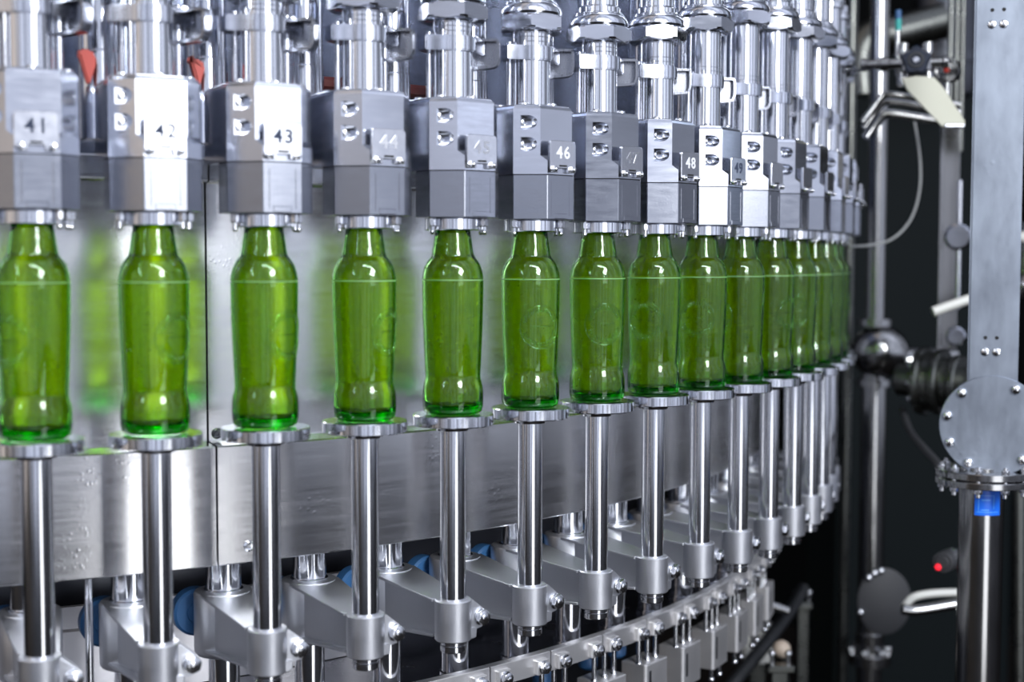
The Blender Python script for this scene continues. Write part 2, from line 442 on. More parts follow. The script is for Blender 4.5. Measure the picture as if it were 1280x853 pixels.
    for a, b in zip(path[:-1], path[1:]):
        d = (b - a); m = (a + b) / 2
        box(bm, (0, 0, 0), (d.length * 1.08, .014, .0030), YW @ Matrix.Translation(m) @ Matrix.Rotation(-math.atan2(d.z, d.x), 4, 'Y'), bevel=0)
    obj('link_plate', bm, 'plate_steel', root, 40)
    # hexagon union nut, ring and upper tube: these ride higher on raised valves
    bm = B()
    hexa(bm, .0408, .4457, .4660, ch=.20)
    lathe(bm, [(.0, .4650), (.0366, .4650), (.0376, .4675), (.0370, .4715), (.0350, .4755), (.0325, .4778), (.0322, .4792), (0, .4792)], 44)
    nut = obj('union_nut', bm, 'machined', root, 30)
    bm = B(); ring(bm, .019, .0312, .4798, .4818, 40, ch=.0006); ring(bm, .019, .0272, .4815, .4895, 40)
    obj('nut_washer', bm, 'polished', nut)
    bm = B(); cyl(bm, .0240, .490, .530, 36); cyl(bm, .0275, .530, .541, 36); hexa(bm, .026, .5409, .556); cyl(bm, .017, .5558, .64, 28)
    obj('upper_tube', bm, 'polished', nut)
    return root, nut, tg

# ------------------------------------------------------------------ lift unit
def make_lift():
    root = thing('bottle_lift', '-', 'bottle lift')
    bm = B()
    lathe(bm, [(0, -.0008), (.030, -.0008), (.0305, 0), (.0462, 0), (.0472, -.001), (.0472, -.0118), (.0462, -.0128), (.022, -.0128), (.0205, -.0150), (.0195, -.0190), (0, -.0190)], 64)
    obj('bottle_plate', bm, 'polished', root)
    bm = B(); cyl(bm, .0150, -.268, -.0128, 32, ch=.0004); cyl(bm, .0146, -.2700, -.2679, 32, ch=.0002); cyl(bm, .0150, -.2785, -.2699, 32)
    obj('rod', bm, 'rod', root)
    # clamp with ear and hex bolt
    zt, zb = -.2165, -.2648
    bm = B()
    ring(bm, .0145, .0216, zb, zt, 44, ch=.0014)
    # slanted ear on the right
    e = B()
    vs = [(.012, zt + .001), (.020, zt - .002), (.0385, zt - .017), (.0395, zt - .032), (.034, zt - .036), (.012, zt - .040)]
    prism(e, vs, 0, .017, Matrix.Rotation(PI / 2, 4, 'X'), bevel=.0016, seg=2)
    merge(bm, e, Matrix.Translation((0, .004, 0)))
    e = B(); prism(e, [(.010, zb), (.0225, zb + .002), (.0235, zb + .013), (.010, zb + .016)], 0, .020, Matrix.Rotation(PI / 2, 4, 'X'), bevel=.0012)
    merge(bm, e, Matrix.Translation((0, .004, 0)))
    cl = obj('clamp', bm, 'cast', root, 30)
    bm = B(); am = axis_mat(Vector((.0305, -.0125, zt - .0235)), (.12, -1, 0))
    cyl(bm, .0098, 0, .0016, 20, am); hexa(bm, .0094, .0016, .0082, am, rot=.3, ch=.15); dome(bm, .0045, .0016, am @ T((0, 0, .0080)), 14)
    obj('clamp_bolt', bm, 'bolt', cl)
    # arm: tapered web with flanges
    bm = B()
    def slab(y0, w0, y1, w1, za0, zb0, za1, zb1, bev=.001):
        t = B()
        v = [t.verts.new(p) for p in ((-w0, y0, zb0), (w0, y0, zb0), (w1, y1, zb1), (-w1, y1, zb1), (-w0, y0, za0), (w0, y0, za0), (w1, y1, za1), (-w1, y1, za1))]
        for f in ((3, 2, 1, 0), (4, 5, 6, 7), (0, 1, 5, 4), (1, 2, 6, 5), (2, 3, 7, 6), (3, 0, 4, 7)): t.faces.new([v[i] for i in f])
        bmesh.ops.recalc_face_normals(t, faces=t.faces)
        bmesh.ops.bevel(t, geom=list(t.edges), offset=bev, segments=1, affect='EDGES')
        merge(bm, t)
    slab(.017, .0095, .122, .0200, -.2200, -.2600, -.2075, -.2710)
    slab(.014, .0205, .132, .0325, -.2170, -.2205, -.2050, -.2085, .0006)
    slab(.014, .0195, .132, .0290, -.2585, -.2620, -.2690, -.2725, .0006)
    obj('arm', bm, 'cast', root, 18)
    bm = B(); A = T((0, .145, 0))
    lathe(bm, [(0, -.2790), (.031, -.2790), (.0335, -.2765), (.0340, -.2740), (.0340, -.2085), (.0325, -.2055), (.030, -.2050), (0, -.2050)], 44, A)
    obj('sleeve', bm, 'cast', root)
    bm = B(); cyl(bm, .0205, -.2055, -.1300, 32, A); ring(bm, .020, .0228, -.2055, -.2025, 36, A); obj('guide_post', bm, 'polished', root)
    bm = B(); lathe(bm, [(0, -.3600), (.021, -.3600), (.021, -.3560), (.0180, -.3550), (.0180, -.2785), (0, -.2785)], 30, A); obj('foot_post', bm, 'polished', root)
    bm = B(); am = axis_mat(Vector((-.022, .181, -.236)), (0, 1, 0))
    lathe(bm, [(0, -.010), (.012, -.010), (.013, -.008), (.025, -.008), (.028, -.005), (.028, .010), (.025, .013), (0, .013)], 36, am)
    obj('cam_roller', bm, 'blue_roller', root)
    return root

# ------------------------------------------------------------------ build the stations 41..57
bottle = make_bottle(); embm = make_emblem(); emb = obj('embossed_lettering', embm, 'glass', bottle, 60); dro = obj('water_drops', make_drops(), 'glass', bottle, 60); dro['kind'] = 'stuff'
valve, vnut, vtag = make_valve()
lift = make_lift()
ORD = {50: 'first', 51: 'second', 52: 'third', 53: 'fourth', 54: 'fifth', 55: 'sixth', 56: 'seventh', 57: 'eighth'}
def text_mesh(s, size):
    cu = bpy.data.curves.new('number', 'FONT'); cu.body = s; cu.size = size; cu.align_x = 'CENTER'; cu.align_y = 'CENTER'; cu.extrude = .0004; cu.offset = .00030; cu.resolution_u = 4; cu.space_character = 1.2
    o = bpy.data.objects.new('number', cu); C.objects.link(o)
    dg = bpy.context.evaluated_depsgraph_get(); me = bpy.data.meshes.new_from_object(o.evaluated_get(dg))
    bpy.data.objects.remove(o, do_unlink=True)
    t = B(); t.from_mesh(me); bmesh.ops.remove_doubles(t, verts=t.verts, dist=1e-6); bmesh.ops.triangulate(t, faces=[f for f in t.faces if len(f.verts) > 4])
    bmesh.ops.recalc_face_normals(t, faces=t.faces); t.to_mesh(me); t.free(); me.materials.clear()
    me.polygons.foreach_set('use_smooth', [False] * len(me.polygons)); me.polygons.foreach_set('material_index', [0] * len(me.polygons))
    return me
RAISE = {48: .014, 49: .041, 50: .066, 51: .073, 52: .078}
SETS = {41: (bottle, valve, lift)}
for k in range(42, 58): SETS[k] = (copy_tree(bottle), copy_tree(valve), copy_tree(lift))
for k in range(41, 58):
    b, v, l = SETS[k]
    p = polar(k); rz = phi(k)
    for o in (b, v, l): o.location = p; o.rotation_euler = (0, 0, rz)
    if k <= 49:
        if k == 41: w = 'leftmost green bottle, below the valve tagged 41 and cut by the photo edge'
        else: w = f'green glass beer bottle directly below the valve tagged {k}' if k not in (44, 45, 47) else f'green glass beer bottle between the ones under tags {k-1} and {k+1}'
        vl = f'steel filling valve with block tagged {k}' if k not in (44, 45, 47) else f'steel filling valve with faintly numbered tag between valves {k-1} and {k+1}'
        if k == 44: w, vl = 'green glass beer bottle just right of the one under tag 43', 'steel filling valve with faintly numbered tag just right of valve 43'
        if k == 45: w, vl = 'green glass beer bottle just left of the one under tag 46', 'steel filling valve with glaring tag just left of valve 46'
        ll = f'round plate on polished rod under the bottle below valve {k}'
        if k == 44: ll = 'round plate on polished rod just right of the one below valve 43'
        if k == 45: ll = 'round plate on polished rod just left of the one below valve 46'
        if k == 47: ll = 'round plate on polished rod between those below valves 46 and 48'
    else:
        w = f'green glass beer bottle, {ORD[k]} to the right of the one under tag 49'
        vl = f'steel filling valve, {ORD[k]} to the right of valve 49'
        ll = f'round plate on polished rod, {ORD[k]} to the right of the one below valve 49'
    tag(b, w, 'bottle', 'green bottles in the filler'); tag(v, vl, 'filling valve', 'filling valves of the carousel'); tag(l, ll, 'bottle lift', 'bottle lifts of the carousel')
    for ch in v.children:
        if ch.name.startswith('union_nut'):
            ch.location.z = RAISE.get(k, 0 if k < 48 else .080); a = random.random() * PI / 3
            ch.rotation_euler.z = {42: 0, 44: .35, 45: .25, 46: .85, 47: .15, 48: .3, 49: .08}.get(k, a)
        if ch.name.startswith('number_tag') and k <= 49:
            me = text_mesh(str(k), .0195)
            me.materials.append(M['ink_pale'] if k in (46, 48) else M['ink_faint'] if k in (44, 45, 47) else M['ink'])
            t = bpy.data.objects.new('lettering', me); C.objects.link(t); t.parent = ch
            t.location = (.0017, -.0551, .3015); t.rotation_euler = (PI / 2, 0, 0)
    for ch in b.children:
        if ch.name.startswith('water_drops'): ch.rotation_euler.z = k * 2.1
        if ch.name.startswith('embossed_lettering'):
            ch.rotation_euler.z = {41: -.9, 42: .55, 43: .45, 44: .5, 45: 2.4, 46: -.35, 47: -.55, 48: -1.3, 49: -1.25, 50: -2.2, 51: -.2}.get(k, random.uniform(-PI, PI))

# ------------------------------------------------------------------ carousel shell
def arc_shell(bm, k0, k1, prof, n=None):
    """sweep closed profile [(dr, z)] around the carousel axis from station k0 to k1"""
    n = n or max(6, int((k1 - k0) * 6)); rows = []
    for i in range(n + 1):
        k = k0 + (k1 - k0) * i / n
        rows.append([bm.verts.new(polar(k, dr, z)) for dr, z in prof])
    m = len(prof)
    for A, Bq in zip(rows[:-1], rows[1:]):
        for j in range(m): bm.faces.new((A[j], A[(j + 1) % m], Bq[(j + 1) % m], Bq[j]))
    bm.faces.new(rows[0]); bm.faces.new(rows[-1][::-1])
SEAM = 42.86
wall_prof = [(-.150, -.033), (-.150, .2630), (-.138, .2650), (-.136, .2670), (-.136, .2900), (-.138, .2920), (-.198, .2920), (-.198, .2890), (-.153, .2890), (-.153, -.033)]
skirt_prof = [(-.120, -.1715), (-.1185, -.1700), (-.1185, -.0360), (-.1200, -.0340), (-.1490, -.0320), (-.1490, -.0355), (-.1220, -.0370), (-.1220, -.1715)]
def screw(parent, k, dr, z, mat='bolt', r=.0055):
    bm = B(); d = Vector((math.sin(phi(k)), -math.cos(phi(k)), 0)); am = axis_mat(polar(k, dr, z), d)
    lathe(bm, [(0, 0), (r, 0), (r, .0008), (r * .62, .0022), (r * .40, .0020), (r * .3, .0008), (0, .0008)], 20, am)
    return obj('screw', bm, mat, parent)
for a, b_, lab, sl in ((38.5, SEAM - .012, 'back panel left of the black seam, reflecting green bottles', 'skirt panel left of the seam, with the white glare'),
                  (SEAM + .012, 60.5, 'back panel right of the black seam, behind most bottles', 'long grey skirt panel right of the seam, behind the rods')):
    bm = B(); arc_shell(bm, a, b_, wall_prof); w = obj('back_panel', bm, 'brushed', None, 30); tag(w, 'brushed steel ' + lab, 'panel', 'back panels of the carousel')
    bm = B(); arc_shell(bm, a, b_, skirt_prof); s = obj('skirt_panel', bm, 'skirt', None, 30); tag(s, 'steel ' + sl, 'panel', 'skirt panels of the carousel')
    for k in ([39.9, 40.9, 41.9] if a < 40 else [43.4, 44.9, 46.4, 47.9, 49.4, 50.9, 52.4]): screw(w, k, -.150, .252)
    if a > 40:
        screw(w, SEAM + .1, -.150, -.0235, 'dark_steel', .0065)
        screw(s, 43.2, -.1185, -.152, 'bolt', .0065)
    else: screw(s, 41.15, -.1185, -.160, 'bolt', .004)
bm = B(); arc_shell(bm, 38.5, 60.5, [(-.200, .285), (-.200, .95), (-.205, .95), (-.205, .285)])
dr_ = obj('upper_drum', bm, 'drum', None, 30); tag(dr_, 'dark blue-grey steel drum behind the filling valves', 'drum')
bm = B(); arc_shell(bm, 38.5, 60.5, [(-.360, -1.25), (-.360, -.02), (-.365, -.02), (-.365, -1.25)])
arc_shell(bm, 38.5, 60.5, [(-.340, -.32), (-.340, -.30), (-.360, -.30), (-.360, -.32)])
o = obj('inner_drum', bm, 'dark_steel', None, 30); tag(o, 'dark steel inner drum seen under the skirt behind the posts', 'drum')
bm = B(); arc_shell(bm, 38.5, 46.2, [(-.300, -.3595), (-.300, -.275), (-.303, -.272), (-.303, -.245), (-.312, -.245), (-.312, -.3595)])
obj('inner_ledge', bm, 'matte_steel', o, 30)
bm = B(); arc_shell(bm, 38.5, 60.5, [(-.101, -.368), (-.101, -.3605), (-.358, -.3605), (-.358, -.368)])
o = obj('deck_ring', bm, 'deck', None, 30); tag(o, 'wet dark steel deck ring carrying the lift posts', 'deck')
# red band and red flaps behind the valves on the left
bm = B(); arc_shell(bm, 43.5, 46.0, [(-.170, .382), (-.166, .386), (-.166, .394), (-.170, .398), (-.176, .398), (-.176, .382)])
o = obj('red_hose', bm, 'dark_red', None, 40); tag(o, 'red hose running round the drum behind valves 43 and 44', 'hose')
def red_flap(k, dr, zt, zb, w, lab):
    bm = B(); p = polar(k, dr, 0)
    prism(bm, [(-w, zt - .004), (-w * .6, zt), (w * .5, zt), (w, zt - .006), (w * .95, zb + .02), (w * .3, zb), (0, zb + .004), (-w * .7, zb + .028)], 0, .012, Matrix.Translation(p) @ Matrix.Rotation(phi(k), 4, 'Z') @ Matrix.Rotation(PI / 2, 4, 'X'), bevel=.002, seg=2)
    tag(obj('red_flap', bm, 'red', None, 40), lab, 'flap', 'red flaps behind the valves')
red_flap(41.49, -.036, .3875, .352, .0095, 'red rubber flap hanging in the gap between valves 41 and 42')
red_flap(42.46, -.036, .3850, .356, .0090, 'red rubber flap half hidden in the gap between valves 42 and 43')
# thin upright rod between the first two lifts
bm = B(); p = polar(41.58, -.145, 0); cyl(bm, .0045, -.3605, -.120, 16, T(p)); cyl(bm, .0075, -.3605, -.352, 16, T(p))
o = obj('thin_rod', bm, 'polished'); tag(o, 'thin upright steel rod between the two leftmost lift posts', 'rod')

# rail segments round the deck edge, each with two bolts, and blocks hung below
RN = {45: 'first', 46: 'second', 47: 'third', 48: 'fourth', 49: 'fifth', 50: 'sixth', 51: 'seventh', 52: 'eighth', 53: 'ninth', 54: 'tenth'}
for n in range(44, 56):
    c = n + .68
    lab = 'rail segment at the deck edge, cut by the bottom photo edge' if n == 44 else f'rail segment at the deck edge, {RN.get(n, "eleventh")} along from the bottom photo edge'
    root = thing('rail_segment', 'bolted steel ' + lab, 'rail', polar(c, -.1, -.373), phi(c), 'rail segments of the deck edge')
    inv = Matrix.Rotation(-phi(c), 4, 'Z') @ Matrix.Translation(-polar(c, -.1, -.373))
    def local(bm):
        bmesh.ops.transform(bm, matrix=inv, verts=bm.verts); return bm
    bm = B(); arc_shell(bm, n + .195, n + 1.175, [(-.0985, -.3735), (-.0985, -.3470), (-.0995, -.3460), (-.1115, -.3460), (-.1115, -.3600), (-.1009, -.3600), (-.1009, -.3735)], 6)
    for kk in (n + .37, n + 1.0):
        box(bm, (0, 0, 0), (.022, .008, .020), T(polar(kk, -.096, -.3625)) @ Matrix.Rotation(phi(kk), 4, 'Z'), bevel=.0012)
    obj('bar', local(bm), 'matte_steel', root, 30)
    for kk in (n + .37, n + 1.0):
        d = Vector((math.sin(phi(kk)), -math.cos(phi(kk)), 0)); am = axis_mat(polar(kk, -.092, -.3625), d); bm = B()
        cyl(bm, .0092, 0, .0016, 20, am); hexa(bm, .0088, .0016, .0075, am, rot=kk, ch=.15); dome(bm, .0042, .0030, am @ T((0, 0, .0073)), 14)
        obj('bolt', local(bm), 'bolt', root)
BN = {47: 'first', 48: 'second', 49: 'third', 50: 'fourth', 51: 'fifth', 52: 'sixth', 53: 'seventh', 54: 'eighth'}
proto = None
for n in range(47, 55):
    c = n + .32
    if proto is None:
        proto = thing('hanging_block', '-', 'block'); r = proto
        bm = B(); prism(bm, [(-.031, -.010), (-.028, -.013), (.028, -.013), (.031, -.010), (.031, .030), (-.031, .030)], -.0640, -.002, bevel=.0012)
        obj('block_body', bm, 'matte_steel', proto, 12)
        for x in (-.034 + .008, -.002, .020):
            bm = B(); cyl(bm, .0036, -.006, .0345, 14, T((x, .003, 0))); dome(bm, .0050, .003, T((x, .003, -.003))); obj('hanger_pin', bm, 'polished', proto)
        for x in (-.018, .016):
            bm = B(); cyl(bm, .0034, -.082, -.063, 12, T((x, -.004, 0))); sphere(bm, Vector((x, -.004, -.083)), .0052, 12); obj('foot_pin', bm, 'polished', proto)
        bm = B(); box(bm, (-.020, -.0132, -.030), (.006, .0012, .036)); obj('block_edge', bm, 'dark_steel', proto)
    else: r = copy_tree(proto)
    r.location = polar(c, -.102, -.408); r.rotation_euler = (0, 0, phi(c))
    tag(r, f'steel block on three pins below the deck rail, {BN[n]} from the bottom photo edge', 'block', 'blocks hung below the deck rail')
# blue plugs behind the pins
for n, w in ((47.6, 'leftmost, by the bottom photo edge'), (48.55, 'middle one, beside the second block'), (49.25, 'rightmost, beside the third block')):
    bm = B(); lathe(bm, [(0, -.016), (.010, -.016), (.014, -.012), (.0145, 0), (.012, .012), (.007, .016), (0, .016)], 20, T(polar(n, -.155, -.398)))
    tag(obj('blue_plug', bm, 'blue_roller'), 'small blue plug under the deck, ' + w, 'plug', 'blue plugs under the deck')

# ------------------------------------------------------------------ column at right
D = 2.05
def up_frame(p, face=None):
    """frame at p with local -y towards the camera, z up"""
    d = CAM - p; a = math.atan2(d.x, -d.y)
    return a
pc = pt(1240, 533, D); a = up_frame(pc); MPP = D / F_PX
col = thing('support_column', 'grey painted square column with bolted round cover disc at right', 'column', pc, a)
bm = B(); hw = 30.0 * MPP
box(bm, (-.001, .036, .52), (2 * hw, .070, 1.15), bevel=.003, seg=2); obj('square_beam', bm, 'beam', col)
bm = B(); lathe(bm, [(0, .012), (.074, .012), (.0752, .0108), (.0752, .0012), (.074, 0), (0, 0)], 64, Matrix.Translation((0, -.001, 0)) @ Matrix.Rotation(-PI / 2, 4, 'X'))
obj('cover_disc', bm, 'beam', col)
for i in range(10):
    t = math.radians(18 + 36 * i + 6); r = .0645
    if abs(math.sin(t)) > .97: continue
    bm = B(); dome(bm, .0072, .0075, axis_mat(Vector((r * math.cos(t), -.0008, r * math.sin(t))), (0, -1, 0)), 18); obj('dome_bolt', bm, 'bolt', col)
for zz in (.131, .610):
    for x in (-.011, .005):
        bm = B(); dome(bm, .0062, .0035, axis_mat(Vector((x - .001, .0012, zz - .021)), (0, -1, 0)), 16); obj('rivet', bm, 'bolt', col)
        bm = B(); cyl(bm, .0034, -.002, .0004, 14, axis_mat(Vector((x - .001, .0012, zz)), (0, -1, 0))); obj('hole', bm, 'seam', col)
bm = B(); box(bm, (.060, -.004, .012), (.014, .006, .030), bevel=.002); obj('side_latch', bm, 'dark_steel', col)
# round post under it with flange and blue sticker
pp = pt(1237, 612, D); post = thing('round_post', 'polished round steel post with blue sticker below the cover disc', 'post', (pp.x, pp.y + .035, 0), a)
zt = pp.z
bm = B(); cyl(bm, .0325, 0, zt + .030, 48); cyl(bm, .060, 0, .012, 48); obj('post_tube', bm, 'far_steel', post)
bm = B(); ring(bm, .032, .070, zt + .003, zt + .013, 56, T((.003, 0, 0))); ring(bm, .032, .070, zt + .0155, zt + .026, 56, T((.003, 0, 0)))
obj('post_flange', bm, 'far_steel', post)
for i in range(10):
    t = 2 * PI * i / 10 + .2; bm = B(); M4 = T((.003 + .061 * math.cos(t), .061 * math.sin(t), 0))
    hexa(bm, .0062, zt - .004, zt + .003, M4); hexa(bm, .0062, zt + .026, zt + .032, M4); cyl(bm, .0035, zt - .010, zt + .036, 12, M4); obj('flange_bolt', bm, 'bolt', post)
def curved_patch(bm, r, a0, a1, z0, z1, th=.0006, n=12):
    rows = []
    for i in range(n + 1):
        q = a0 + (a1 - a0) * i / n
        rows.append([bm.verts.new((rr * math.sin(q), -rr * math.cos(q), z)) for rr, z in ((r, z0), (r + th, z0), (r + th, z1), (r, z1))])
    for A, Bq in zip(rows[:-1], rows[1:]):
        for j in range(4): bm.faces.new((A[j], A[(j + 1) % 4], Bq[(j + 1) % 4], Bq[j]))
    bm.faces.new(rows[0]); bm.faces.new(rows[-1][::-1])
bm = B(); curved_patch(bm, .0325, -.28, .92, zt - .040, zt + .001); st_ = obj('sticker', bm, 'sticker', post)
bm = B()
for a0, a1, z0, z1 in ((-.20, .78, -.0355, -.0345), (-.12, -.09, -.034, -.010), (.02, .40, -.0175, -.0160), (-.10, .60, -.0105, -.0098), (.55, .58, -.030, -.010), (0, .35, -.0325, -.0310)):
    curved_patch(bm, .0331, a0, a1, zt + z0, zt + z1, .0003)
obj('sticker_print', bm, 'sticker_print', st_)

# ------------------------------------------------------------------ pipework behind
def tubes(name, px, r, mat, label, cat, d=3.0, parent=None, smooth=True, seg=16, group=None):
    P = [pt(*(q if len(q) == 3 else (*q, d))) for q in px]
    bm = B(); tube(bm, smooth_path(P, 8) if smooth else P, r, seg)
    o = obj(name, bm, mat, parent)
    if parent is None: tag(o, label, cat, group)
    return o
def mpx(d): return d / F_PX
# standing pipe with round tee
d = 3.0; p = pt(1093, 440, d); q = thing('standing_pipe', 'tall blurred steel pipe with a ball tee between carousel and column', 'pipe', (p.x, p.y, 0))
bm = B(); cyl(bm, 15.5 * mpx(d), 0, p.z - .03, 28, T((0, 0, 0))); cyl(bm, 11.5 * mpx(d), p.z + .03, 2.6, 28); obj('riser', bm, 'far_steel', q)
bm = B(); sphere(bm, Vector((.012, 0, p.z)), 36 * mpx(d), 32, .95); ring(bm, .015, .036, p.z + .055, p.z + .072, 32); ring(bm, .015, .036, p.z - .075, p.z - .058, 32)
hp = T((.06, 0, p.z - .02)); cyl(bm, .033, 0, .13, 28, axis_mat(Vector((.045, 0, p.z - .022)), (1, -.1, 0)))
obj('ball_tee', bm, 'far_steel', q)
bm = B(); zb = pt(1093, 825, d).z; ring(bm, .018, .045, zb - .02, zb + .004, 32); ring(bm, .018, .030, zb + .004, zb + .05, 32); obj('pipe_union', bm, 'far_steel', q)
for i in range(6):
    t = i * PI / 3; bm = B(); hexa(bm, .010, zb + .004, zb + .018, T((.040 * math.cos(t), .040 * math.sin(t), 0))); obj('union_bolt', bm, 'bolt', q)
bm = B(); cyl(bm, .012, 0, 2.6, 20); o = obj('slim_post', bm, 'dull_steel'); pl = pt(1056, 640, 3.1); o.location = (pl.x, pl.y, 0); tag(o, 'slim dark upright post just right of the rightmost lift rods', 'post')
# diaphragm valve right of the tee
d = 2.75; p = pt(1178, 478, d); q = thing('butterfly_valve', 'round clamped pipe valve with bolt heads left of the cover disc', 'valve', p, up_frame(p) - .35)
X = Matrix.Rotation(PI / 2, 4, 'Y')
bm = B(); ring(bm, .03, .068, -.045, -.030, 40, X, .003); ring(bm, .03, .060, -.030, -.012, 40, X); ring(bm, .03, .066, -.010, .006, 40, X, .003); ring(bm, .03, .050, .006, .022, 40, X); ring(bm, .03, .056, .024, .040, 40, X, .003); cyl(bm, .032, .03, .09, 30, X); cyl(bm, .032, -.09, -.03, 30, X)
obj('valve_body', bm, 'dull_steel', q)
for i in range(10):
    t = i * PI / 5; bm = B(); dome(bm, .009, .010, axis_mat(Vector((-.045, .055 * math.cos(t), .055 * math.sin(t))), (-1, 0, 0)), 12); obj('clamp_stud', bm, 'bolt', q)
tubes('black_cable', [(1128, 512, 2.8), (1138, 540, 2.7), (1156, 562, 2.5), (1172, 580, 2.4), (1180, 600, 2.3)], .007, 'charcoal', 'black cable looping down from the pipe valve to the post flange', 'cable')
# upper large pipe with elbow and dark vessel
d = 3.4
tubes('elbow_pipe', [(1078, 120), (1076, 72), (1090, 48), (1120, 42), (1150, 34), (1180, 26)], .045, 'dull_steel', 'thick green-grey elbow pipe in the upper right background', 'pipe', d, seg=24)
p = pt(1182, 20, 3.75); bm = B(); lathe(bm, [(0, 0), (.05, 0), (.075, .02), (.085, .07), (.085, .8), (0, .8)], 36); ring(bm, .02, .092, .10, .13, 36)
o = obj('dark_vessel', bm, 'dark_steel'); o.location = (p.x, p.y, pt(1182, 150, 3.75).z + .05); tag(o, 'dark upright vessel behind the top of the square column', 'vessel')
# ribbed group of slim pipes left of the beam
for i, x in enumerate((1188, 1196, 1203)):
    p = pt(x, 60, 2.9 + .03 * i); bm = B(); cyl(bm, .006, p.z - .22, p.z + .5, 14); o = obj('slim_pipe', bm, 'dull_steel'); o.location = (p.x, p.y, 0)
    tag(o, ('leftmost', 'middle', 'rightmost')[i] + ' of three slim upright pipes beside the top of the square column', 'pipe', 'slim pipes beside the column')
# channel with rods
d = 2.7; p = pt(1184, 290, d); q = thing('channel_post', 'steel channel post with hanging rods just left of the square column', 'post', p, up_frame(p))
bm = B(); box(bm, (-.012, 0, 0), (.006, .04, .46)); box(bm, (.006, .018, 0), (.030, .005, .46)); obj('channel', bm, 'far_steel', q)
bm = B(); cyl(bm, .0048, -.15, .10, 14, T((.022, -.012, 0))); obj('hanging_rod', bm, 'polished', q)
for z, r in ((-.010, .026), (-.203, .019)):
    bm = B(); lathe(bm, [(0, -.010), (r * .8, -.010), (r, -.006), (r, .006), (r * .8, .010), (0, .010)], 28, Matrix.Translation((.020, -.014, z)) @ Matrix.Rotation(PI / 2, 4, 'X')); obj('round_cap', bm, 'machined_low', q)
tubes('lever_tube', [(1166, 390), (1180, 385), (1212, 374)], .009, 'pale', 'pale lever tube sticking out left from behind the column', 'lever', 2.5, smooth=False)
# hand knob, gauge, bracket
d = 2.45; p = pt(1145, 78, d); q = thing('knob_valve', 'small valve with black five-lobed hand knob and cream slanted bracket plate', 'valve', p, up_frame(p))
bm = B(); n = 60; lo = []
for dz, s in ((0, .9), (.004, 1), (.016, 1), (.020, .88)):
    lo.append([bm.verts.new((s * (.0235 + .0025 * math.cos(5 * t)) * math.cos(t + PI / 2), -dz - .012, s * (.0235 + .0025 * math.cos(5 * t)) * math.sin(t + PI / 2))) for t in [2 * PI * i / n for i in range(n)]])
for A, Bq in zip(lo[:-1], lo[1:]):
    for j in range(n): bm.faces.new((A[j], A[(j + 1) % n], Bq[(j + 1) % n], Bq[j]))
bm.faces.new(lo[0]); bm.faces.new(lo[-1][::-1])
k_ = obj('hand_knob', bm, 'navy', q)
bm = B(); ring(bm, .010, .014, .0315, .0345, 28, Matrix.Rotation(PI / 2, 4, 'X')); obj('knob_ring', bm, 'charcoal', k_)
bm = B(); cyl(bm, .0058, .03, .036, 16, Matrix.Rotation(PI / 2, 4, 'X')); obj('knob_screw', bm, 'bolt', k_)
bm = B(); box(bm, (0, .008, 0), (.050, .030, .034), bevel=.003)
Y = Matrix.Rotation(-PI / 2, 4, 'Y')
for x0, x1, r in ((.020, .045, .010), (.045, .062, .013), (.062, .085, .009), (.085, .095, .012)): cyl(bm, r, x0, x1, 18, Y @ T((0, 0.008, 0)))
for x0, x1, r in ((-.045, -.020, .008), (-.055, -.045, .011)): cyl(bm, r, x0, x1, 18, Y @ T((0, .008, 0)))
for x in (-.022, .020): cyl(bm, .009, .015, .036, 16, T((x, .008, 0))); cyl(bm, .011, -.040, -.016, 16, T((x, .008, 0)))
obj('valve_fittings', bm, 'far_steel', q)
p = pt(1184, 88, 2.5); q = thing('pressure_gauge', 'round steel pressure gauge with red dot right of the black knob', 'gauge', p, up_frame(p) - .3)
XR = Matrix.Rotation(PI / 2, 4, 'X')
bm = B(); lathe(bm, [(0, -.022), (.018, -.022), (.022, -.016), (.023, 0), (.0225, .006), (.019, .006), (.018, .001), (0, .001)], 36, XR); obj('gauge_case', bm, 'far_steel', q)
bm = B(); cyl(bm, .0045, .001, .006, 16, XR @ T((0, .0, 0))); obj('red_dot', bm, 'red', q)
bm = B(); cyl(bm, .006, -.045, -.020, 14); obj('gauge_stem', bm, 'far_steel', q)
d = 2.42
bm = B(); P = [pt(*s, d) for s in ((1128, 98), (1146, 95), (1168, 97), (1178, 108), (1206, 151), (1206, 158), (1180, 160), (1134, 112))]
c = sum(P, Vector()) / len(P); t = B(); vs = [t.verts.new(v) for v in P]; f = t.faces.new(vs); ex = bmesh.ops.extrude_face_region(t, geom=[f]); dv = Vector((0, .005, 0))
bmesh.ops.translate(t, vec=dv, verts=[e for e in ex['geom'] if isinstance(e, bmesh.types.BMVert)]); bmesh.ops.recalc_face_normals(t, faces=t.faces); merge(bm, t)
kq = bpy.data.objects['knob_valve']; kinv = (Matrix.Translation(kq.location) @ Matrix.Rotation(kq.rotation_euler.z, 4, 'Z')).inverted()
o = obj('bracket_plate', bm, 'cream', kq, 30)
for v in o.data.vertices: v.co -= c
o.matrix_parent_inverse = kinv; o.location = c
bt = B(); box(bt, (0, 0, 0), (.034, .008, .006), T(pt(1193, 157, d - .01) - c), bevel=.001); obj('plate_lip', bt, 'machined', o)
for i, (dy, lab) in enumerate(((0, 'topmost'), (9, 'middle'), (24, 'lowest'))):
    tubes('bent_tube', [(1078 + 2 * i, 153 + dy * .8), (1090, 137 + dy), (1102, 122 + dy), (1110, 118 + dy), (1124, 119 + dy), (1150, 123 + dy), (1200, 131 + dy)], .0062 if i < 2 else .009, 'far_steel', lab + ' of three bent steel tubes below the black knob', 'tube', 2.52 + .03 * i, group='bent tubes below the knob')
